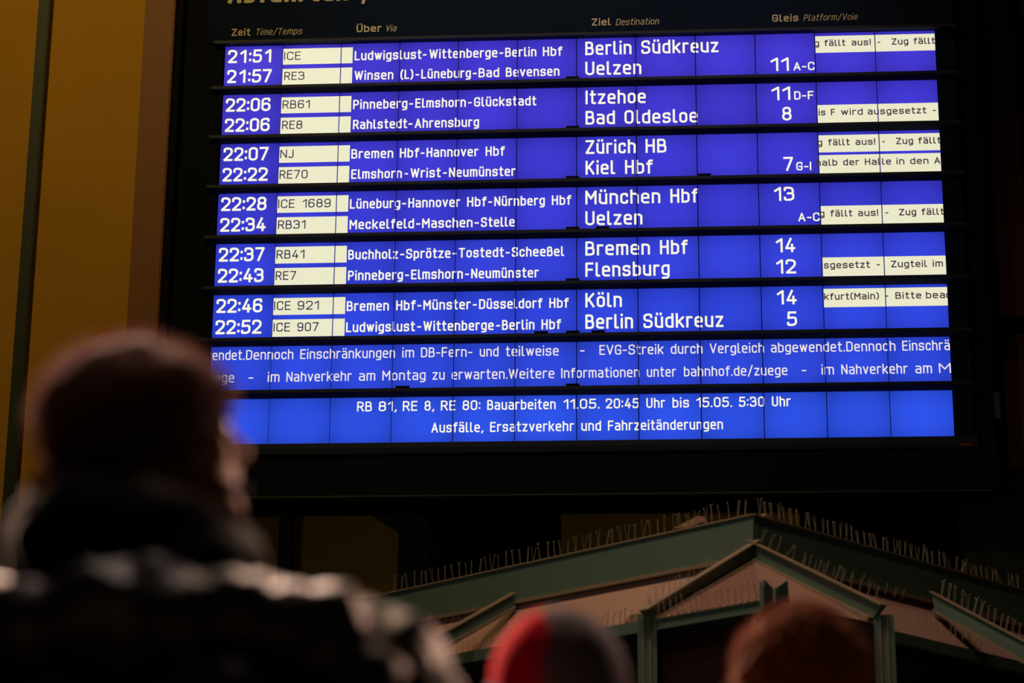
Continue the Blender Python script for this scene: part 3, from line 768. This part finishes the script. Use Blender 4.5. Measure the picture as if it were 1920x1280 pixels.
def person(X0, Y0, facing, H, head_turn, head_tilt, labels, top_mat, puffy=False, lean=0, roll=0):
    """H: height of the eyes above the floor; facing and head_turn in radians from +Y, clockwise"""
    k = H/1.63
    nk = V((0, 0, 1.47))*k
    HC = V((0, .02+lean*.2, 1.63))*k
    HM = Matrix.Translation(HC) @ Matrix.Rotation(-head_turn, 4, 'Z') @ Matrix.Rotation(head_tilt, 4, 'X') @ Matrix.Rotation(roll, 4, 'Y')
    bm = bmesh.new()
    head_blobs(bm, HM)
    caps(bm, nk-V((0, .01, .05)), .062, HC+V((0, -.015, -.06)), .056, 6)
    ell(bm, V((0, 0, 1.28))*k, (.17, .105, .20)); ell(bm, V((0, 0, 1.10))*k, (.15, .10, .18)); ell(bm, V((0, 0, .95))*k, (.165, .11, .13))
    for s in (-1, 1):
        caps(bm, V((s*.09, 0, .92))*k, .088, V((s*.10, .01, .50))*k, .058); caps(bm, V((s*.10, .01, .50))*k, .056, V((s*.105, -.01, .09))*k, .038)
        caps(bm, V((s*.105, -.02, .045))*k, .038, V((s*.115, .14, .035))*k, .03, 5)
        sh = V((s*.165, 0, 1.40))*k; el_ = V((s*.235, -.03, 1.12))*k; wr = V((s*.25, .06, .88))*k
        caps(bm, nk-V((0, 0, .07)), .06, sh, .058, 5); caps(bm, sh, .054, el_, .042); caps(bm, el_, .041, wr, .026)
        hand(bm, wr, (0, .25, -1), s)
    me = remesh(bm, .0095, 3); me.name = 'person'
    root = bpy.data.objects.new('person', me); me.materials.append(m_skin); SC.collection.objects.link(root)
    root.location = (X0, Y0, 0); root.rotation_euler = (0, 0, -facing)
    # eyes
    for s in (-1, 1):
        bm = bmesh.new(); ell(bm, (s*.031, .080, .004), (.012, .012, .012), seg=14)
        e = bpy.data.meshes.new('eye'); bm.to_mesh(e); bm.free(); e.transform(HM); kid('eye', e, m_eye, root)
    # trousers, shoes
    bm = bmesh.new(); ell(bm, V((0, 0, .95))*k, (.175, .12, .14))
    for s in (-1, 1):
        caps(bm, V((s*.09, 0, .92))*k, .10, V((s*.10, .01, .50))*k, .075); caps(bm, V((s*.10, .01, .50))*k, .075, V((s*.105, -.01, .12))*k, .062)
    kid('trousers', remesh(bm, .02, 2), m_trouser, root)
    for s in (-1, 1):
        bm = bmesh.new(); caps(bm, V((s*.105, -.035, .052)), .048, V((s*.118, .15, .042)), .040, 6); bx(bm, s*.11-.045, s*.11+.045, -.08, .19, 0.001, .03)
        kid('shoe', remesh(bm, .012, 2), m_shoe, root)
    # jacket
    g_ = .035 if puffy else .016
    bm = bmesh.new()
    ell(bm, V((0, 0, 1.28))*k, (.19+g_, .125+g_, .21)); ell(bm, V((0, 0, 1.08))*k, (.175+g_, .12+g_, .20)); ell(bm, V((0, 0, .93))*k, (.18+g_, .125+g_, .12))
    caps(bm, nk-V((0, 0, .06)), .075+g_*.5, nk+V((0, -.012, .0)), .068+g_*.3, 4)
    for s in (-1, 1):
        sh = V((s*.175, 0, 1.395))*k; el_ = V((s*.245, -.03, 1.12))*k; wr = V((s*.25, .045, .92))*k
        caps(bm, nk-V((0, 0, .075)), .07+g_*.5, sh, .062+g_, 6); caps(bm, sh, .062+g_, el_, .055+g_*.8); caps(bm, el_, .055+g_*.8, wr, .042+g_*.4)
    jm = remesh(bm, .011 if puffy else .016, 3)
    return root, HM, HC, k, jm, nk

def fibres(name, samples, m, parent, n, ln, curl, w, HM, label=None, seed=1, zmin=-9):
    """many short tapered hairs growing out of a shell of (point, normal) samples"""
    rnd = random.Random(seed); vs = []; fs = []
    for i in range(n):
        p, nn = rnd.choice(samples)
        p = p + V((rnd.gauss(0, .004), rnd.gauss(0, .004), rnd.gauss(0, .004)))
        d = (nn + V((rnd.gauss(0, curl), rnd.gauss(0, curl), rnd.gauss(0, curl)))).normalized()
        t = d.orthogonal().normalized(); t.rotate(Matrix.Rotation(rnd.uniform(0, 6.3), 3, d))
        L_ = ln*rnd.uniform(.4, 1.15); q = p; b = len(vs); c = d.copy()
        K_ = 4; ax = V((rnd.gauss(0, 1), rnd.gauss(0, 1), rnd.gauss(0, 1))).normalized()
        for j in range(K_+1):
            ww = w*(1-j/(K_+.5)); vs += [q-t*ww, q+t*ww]
            c.rotate(Matrix.Rotation(rnd.uniform(.2, .7)*curl*1.6, 3, ax)); q = q+c*(L_/K_)
        for j in range(K_): fs.append((b+2*j, b+2*j+1, b+2*j+3, b+2*j+2))
    me = bpy.data.meshes.new(name); me.from_pydata(vs, [], fs)
    o = kid(name, me, m, parent, label); o['kind'] = 'stuff'
    return o
def shell(me, cond=lambda c: True):
    return [(v.co.copy(), v.normal.copy()) for v in me.vertices if cond(v.co)]

# person one: fuzzy hat, black hood and glossy puffer jacket, large in the left foreground
D1 = CAM.y+2.86
c1 = at(288, 836, D1)
ht = math.radians(66); fc = math.radians(6)
p1, HM, HC, k, jm, nk = person(c1.x, D1, fc, c1.z, ht-fc, math.radians(14), None, m_puffer, puffy=True)
p1['label'] = 'person in a fuzzy dark hat and glossy black puffer jacket, face turned right'; p1['category'] = 'person'
off = HM @ V((0, 0, 0)); p1.location.x -= off.x*math.cos(-fc)-off.y*math.sin(-fc); p1.location.y -= off.x*math.sin(-fc)+off.y*math.cos(-fc)
def quilt(co):
    n = noise.noise(co*9)*.024 + noise.noise(co*20+V((3, 1, 7)))*.020 + noise.noise(co*45)*.007
    seam = abs(math.sin(co.z*math.pi/.085 + noise.noise(co*6)*1.2))
    return n + .018*(seam**.5) - .008
for v in jm.vertices:
    u = max(0, min(1, (v.co.z/k-1.15)/.2)); v.co.x *= 1.12+.26*u; v.co.y *= 1.1; v.co.z -= .06*u*min(1, abs(v.co.x)/.15)
bm = bmesh.new(); bm.from_mesh(jm)
ez = HC.z
for a_, b_, ra, rb_ in (((-.24, -.10, -.22), (.03, -.155, -.205), .042, .05), ((.085, -.15, -.20), (.265, -.09, -.225), .046, .044),
                     ((.13, -.15, -.24), (.20, -.16, -.36), .030, .034), ((.265, -.07, -.235), (.34, -.03, -.32), .05, .055),
                     ((-.22, -.13, -.31), (-.02, -.17, -.30), .035, .03), ((.20, -.12, -.31), (.30, -.08, -.36), .035, .03)):
    caps(bm, V((a_[0], a_[1], ez+a_[2]-.032)), ra, V((b_[0], b_[1], ez+b_[2]-.032)), rb_, 8)
jm = remesh(bm, .011, 4)
displace(jm, quilt)
jk = kid('puffer_jacket', jm, m_puffer, p1, 'glossy black quilted puffer jacket')
bm = bmesh.new()
for i in range(28):
    a = i/28*2*math.pi
    ell(bm, nk+V((math.cos(a)*.108, math.sin(a)*.10-.02, .030+.010*math.sin(3*a)-.02*math.cos(a))), (.050, .050, .055), seg=12)
ell(bm, nk+V((.01, -.03, .0)), (.165, .13, .055)); ell(bm, nk+V((0, -.09, .03)), (.14, .07, .07)); ell(bm, nk+V((.05, -.10, -.015)), (.135, .06, .05))
hm = remesh(bm, .010, 3); displace(hm, lambda c: noise.noise(c*14)*.014)
hd = kid('hood', hm, m_hood, p1, 'matte black bunched hood around the neck')
bm = bmesh.new(); pr = None
for i in range(41):
    a = math.pi*(1.02+i/40*.96); q = nk+V((math.cos(a)*.135, math.sin(a)*.115-.02, .098+.006*math.sin(5*a)))
    if pr: bar(bm, pr, q, .010, .010)
    pr = q
hm2 = bpy.data.meshes.new('edging'); bm.to_mesh(hm2); bm.free()
kid('hood_edging', hm2, m_olive, p1, 'olive edging along the hood')
bm = bmesh.new()
ell(bm, (0, -.022, .042), (.098, .118, .096), seg=28); ell(bm, (0, -.03, .0), (.098, .108, .060), seg=24); ell(bm, (0, .020, .052), (.090, .086, .050), seg=24)
hat = remesh(bm, .009, 2); hat.transform(HM); displace(hat, lambda c: noise.noise(c*28)*.008)
hk = kid('fuzzy_hat', hat, m_fur, p1, 'dark brown fuzzy hat')
fibres('hat_fuzz', shell(hat), m_fuzz, p1, 14000, .019, .6, .0006, HM, seed=5)

# person two: red and grey knitted beanie, bottom centre
D2 = CAM.y+3.5
c2 = at(1046, 1318, D2)
p2, HM, HC, k, jm, nk = person(c2.x, D2, 0, c2.z, math.radians(-6), math.radians(14), None, m_cloth2)
p2['label'] = 'person in a red and grey knitted beanie, seen from behind'; p2['category'] = 'person'
kid('jacket', jm, m_cloth2, p2, 'dark navy jacket')
bm = bmesh.new(); ell(bm, (0, -.014, .036), (.101, .118, .106), seg=30); ell(bm, (0, -.02, .0), (.101, .114, .06), seg=26)
bn = remesh(bm, .008, 2); bn.transform(HM); displace(bn, lambda c: .0012*math.sin(math.atan2(c.x, c.y)*60))
bk = kid('beanie', bn, m_red, p2, 'knitted beanie, red on the left and grey on the right'); bn.materials.append(m_grey)
for p in bn.polygons: p.material_index = 0 if p.center.x < -.012+.02*noise.noise(p.center*9) else 1
bm = bmesh.new(); pr = None
for i in range(49):
    a = i/48*2*math.pi; q = HM @ V((math.cos(a)*.101, math.sin(a)*.114-.016, .004))
    if pr: bar(bm, pr, q, .012, .05)
    pr = q
cf = bpy.data.meshes.new('cuff'); bm.to_mesh(cf); bm.free(); kid('cuff', cf, m_grey, p2, 'grey turned-up cuff')

# person three: short curly brown hair, bottom right
D3 = CAM.y+4.0
c3 = at(1497, 1292, D3)
p3, HM, HC, k, jm, nk = person(c3.x, D3, 0, c3.z, math.radians(-10), math.radians(14), None, m_cloth3)
p3['label'] = 'person with tousled curly brown hair at the bottom right, in front of the kiosk entrance'; p3['category'] = 'person'
kid('jacket', jm, m_cloth3, p3, 'charcoal jacket')
bm = bmesh.new(); rnd = random.Random(9)
ell(bm, (0, -.022, .036), (.104, .112, .104), seg=26); ell(bm, (0, -.045, -.02), (.088, .075, .07), seg=22)
for i in range(420):
    a = rnd.uniform(0, 2*math.pi); e = math.asin(rnd.uniform(-.45, 1))
    q = V((math.cos(a)*math.cos(e)*.110, math.sin(a)*math.cos(e)*.116-.022, math.sin(e)*.110+.034))
    if q.y > .07 and q.z < .05: continue
    r_ = rnd.uniform(.005, .011); ell(bm, q, (r_, r_, r_*.8), seg=8)
hr = remesh(bm, .005, 1); hr.transform(HM)
kid('hair', hr, m_hairb, p3, 'tousled curly dark brown hair')
fibres('loose_curls', shell(hr, lambda c: c.z > HC.z-.06), m_hairb, p3, 9000, .016, .8, .0007, HM, seed=8)
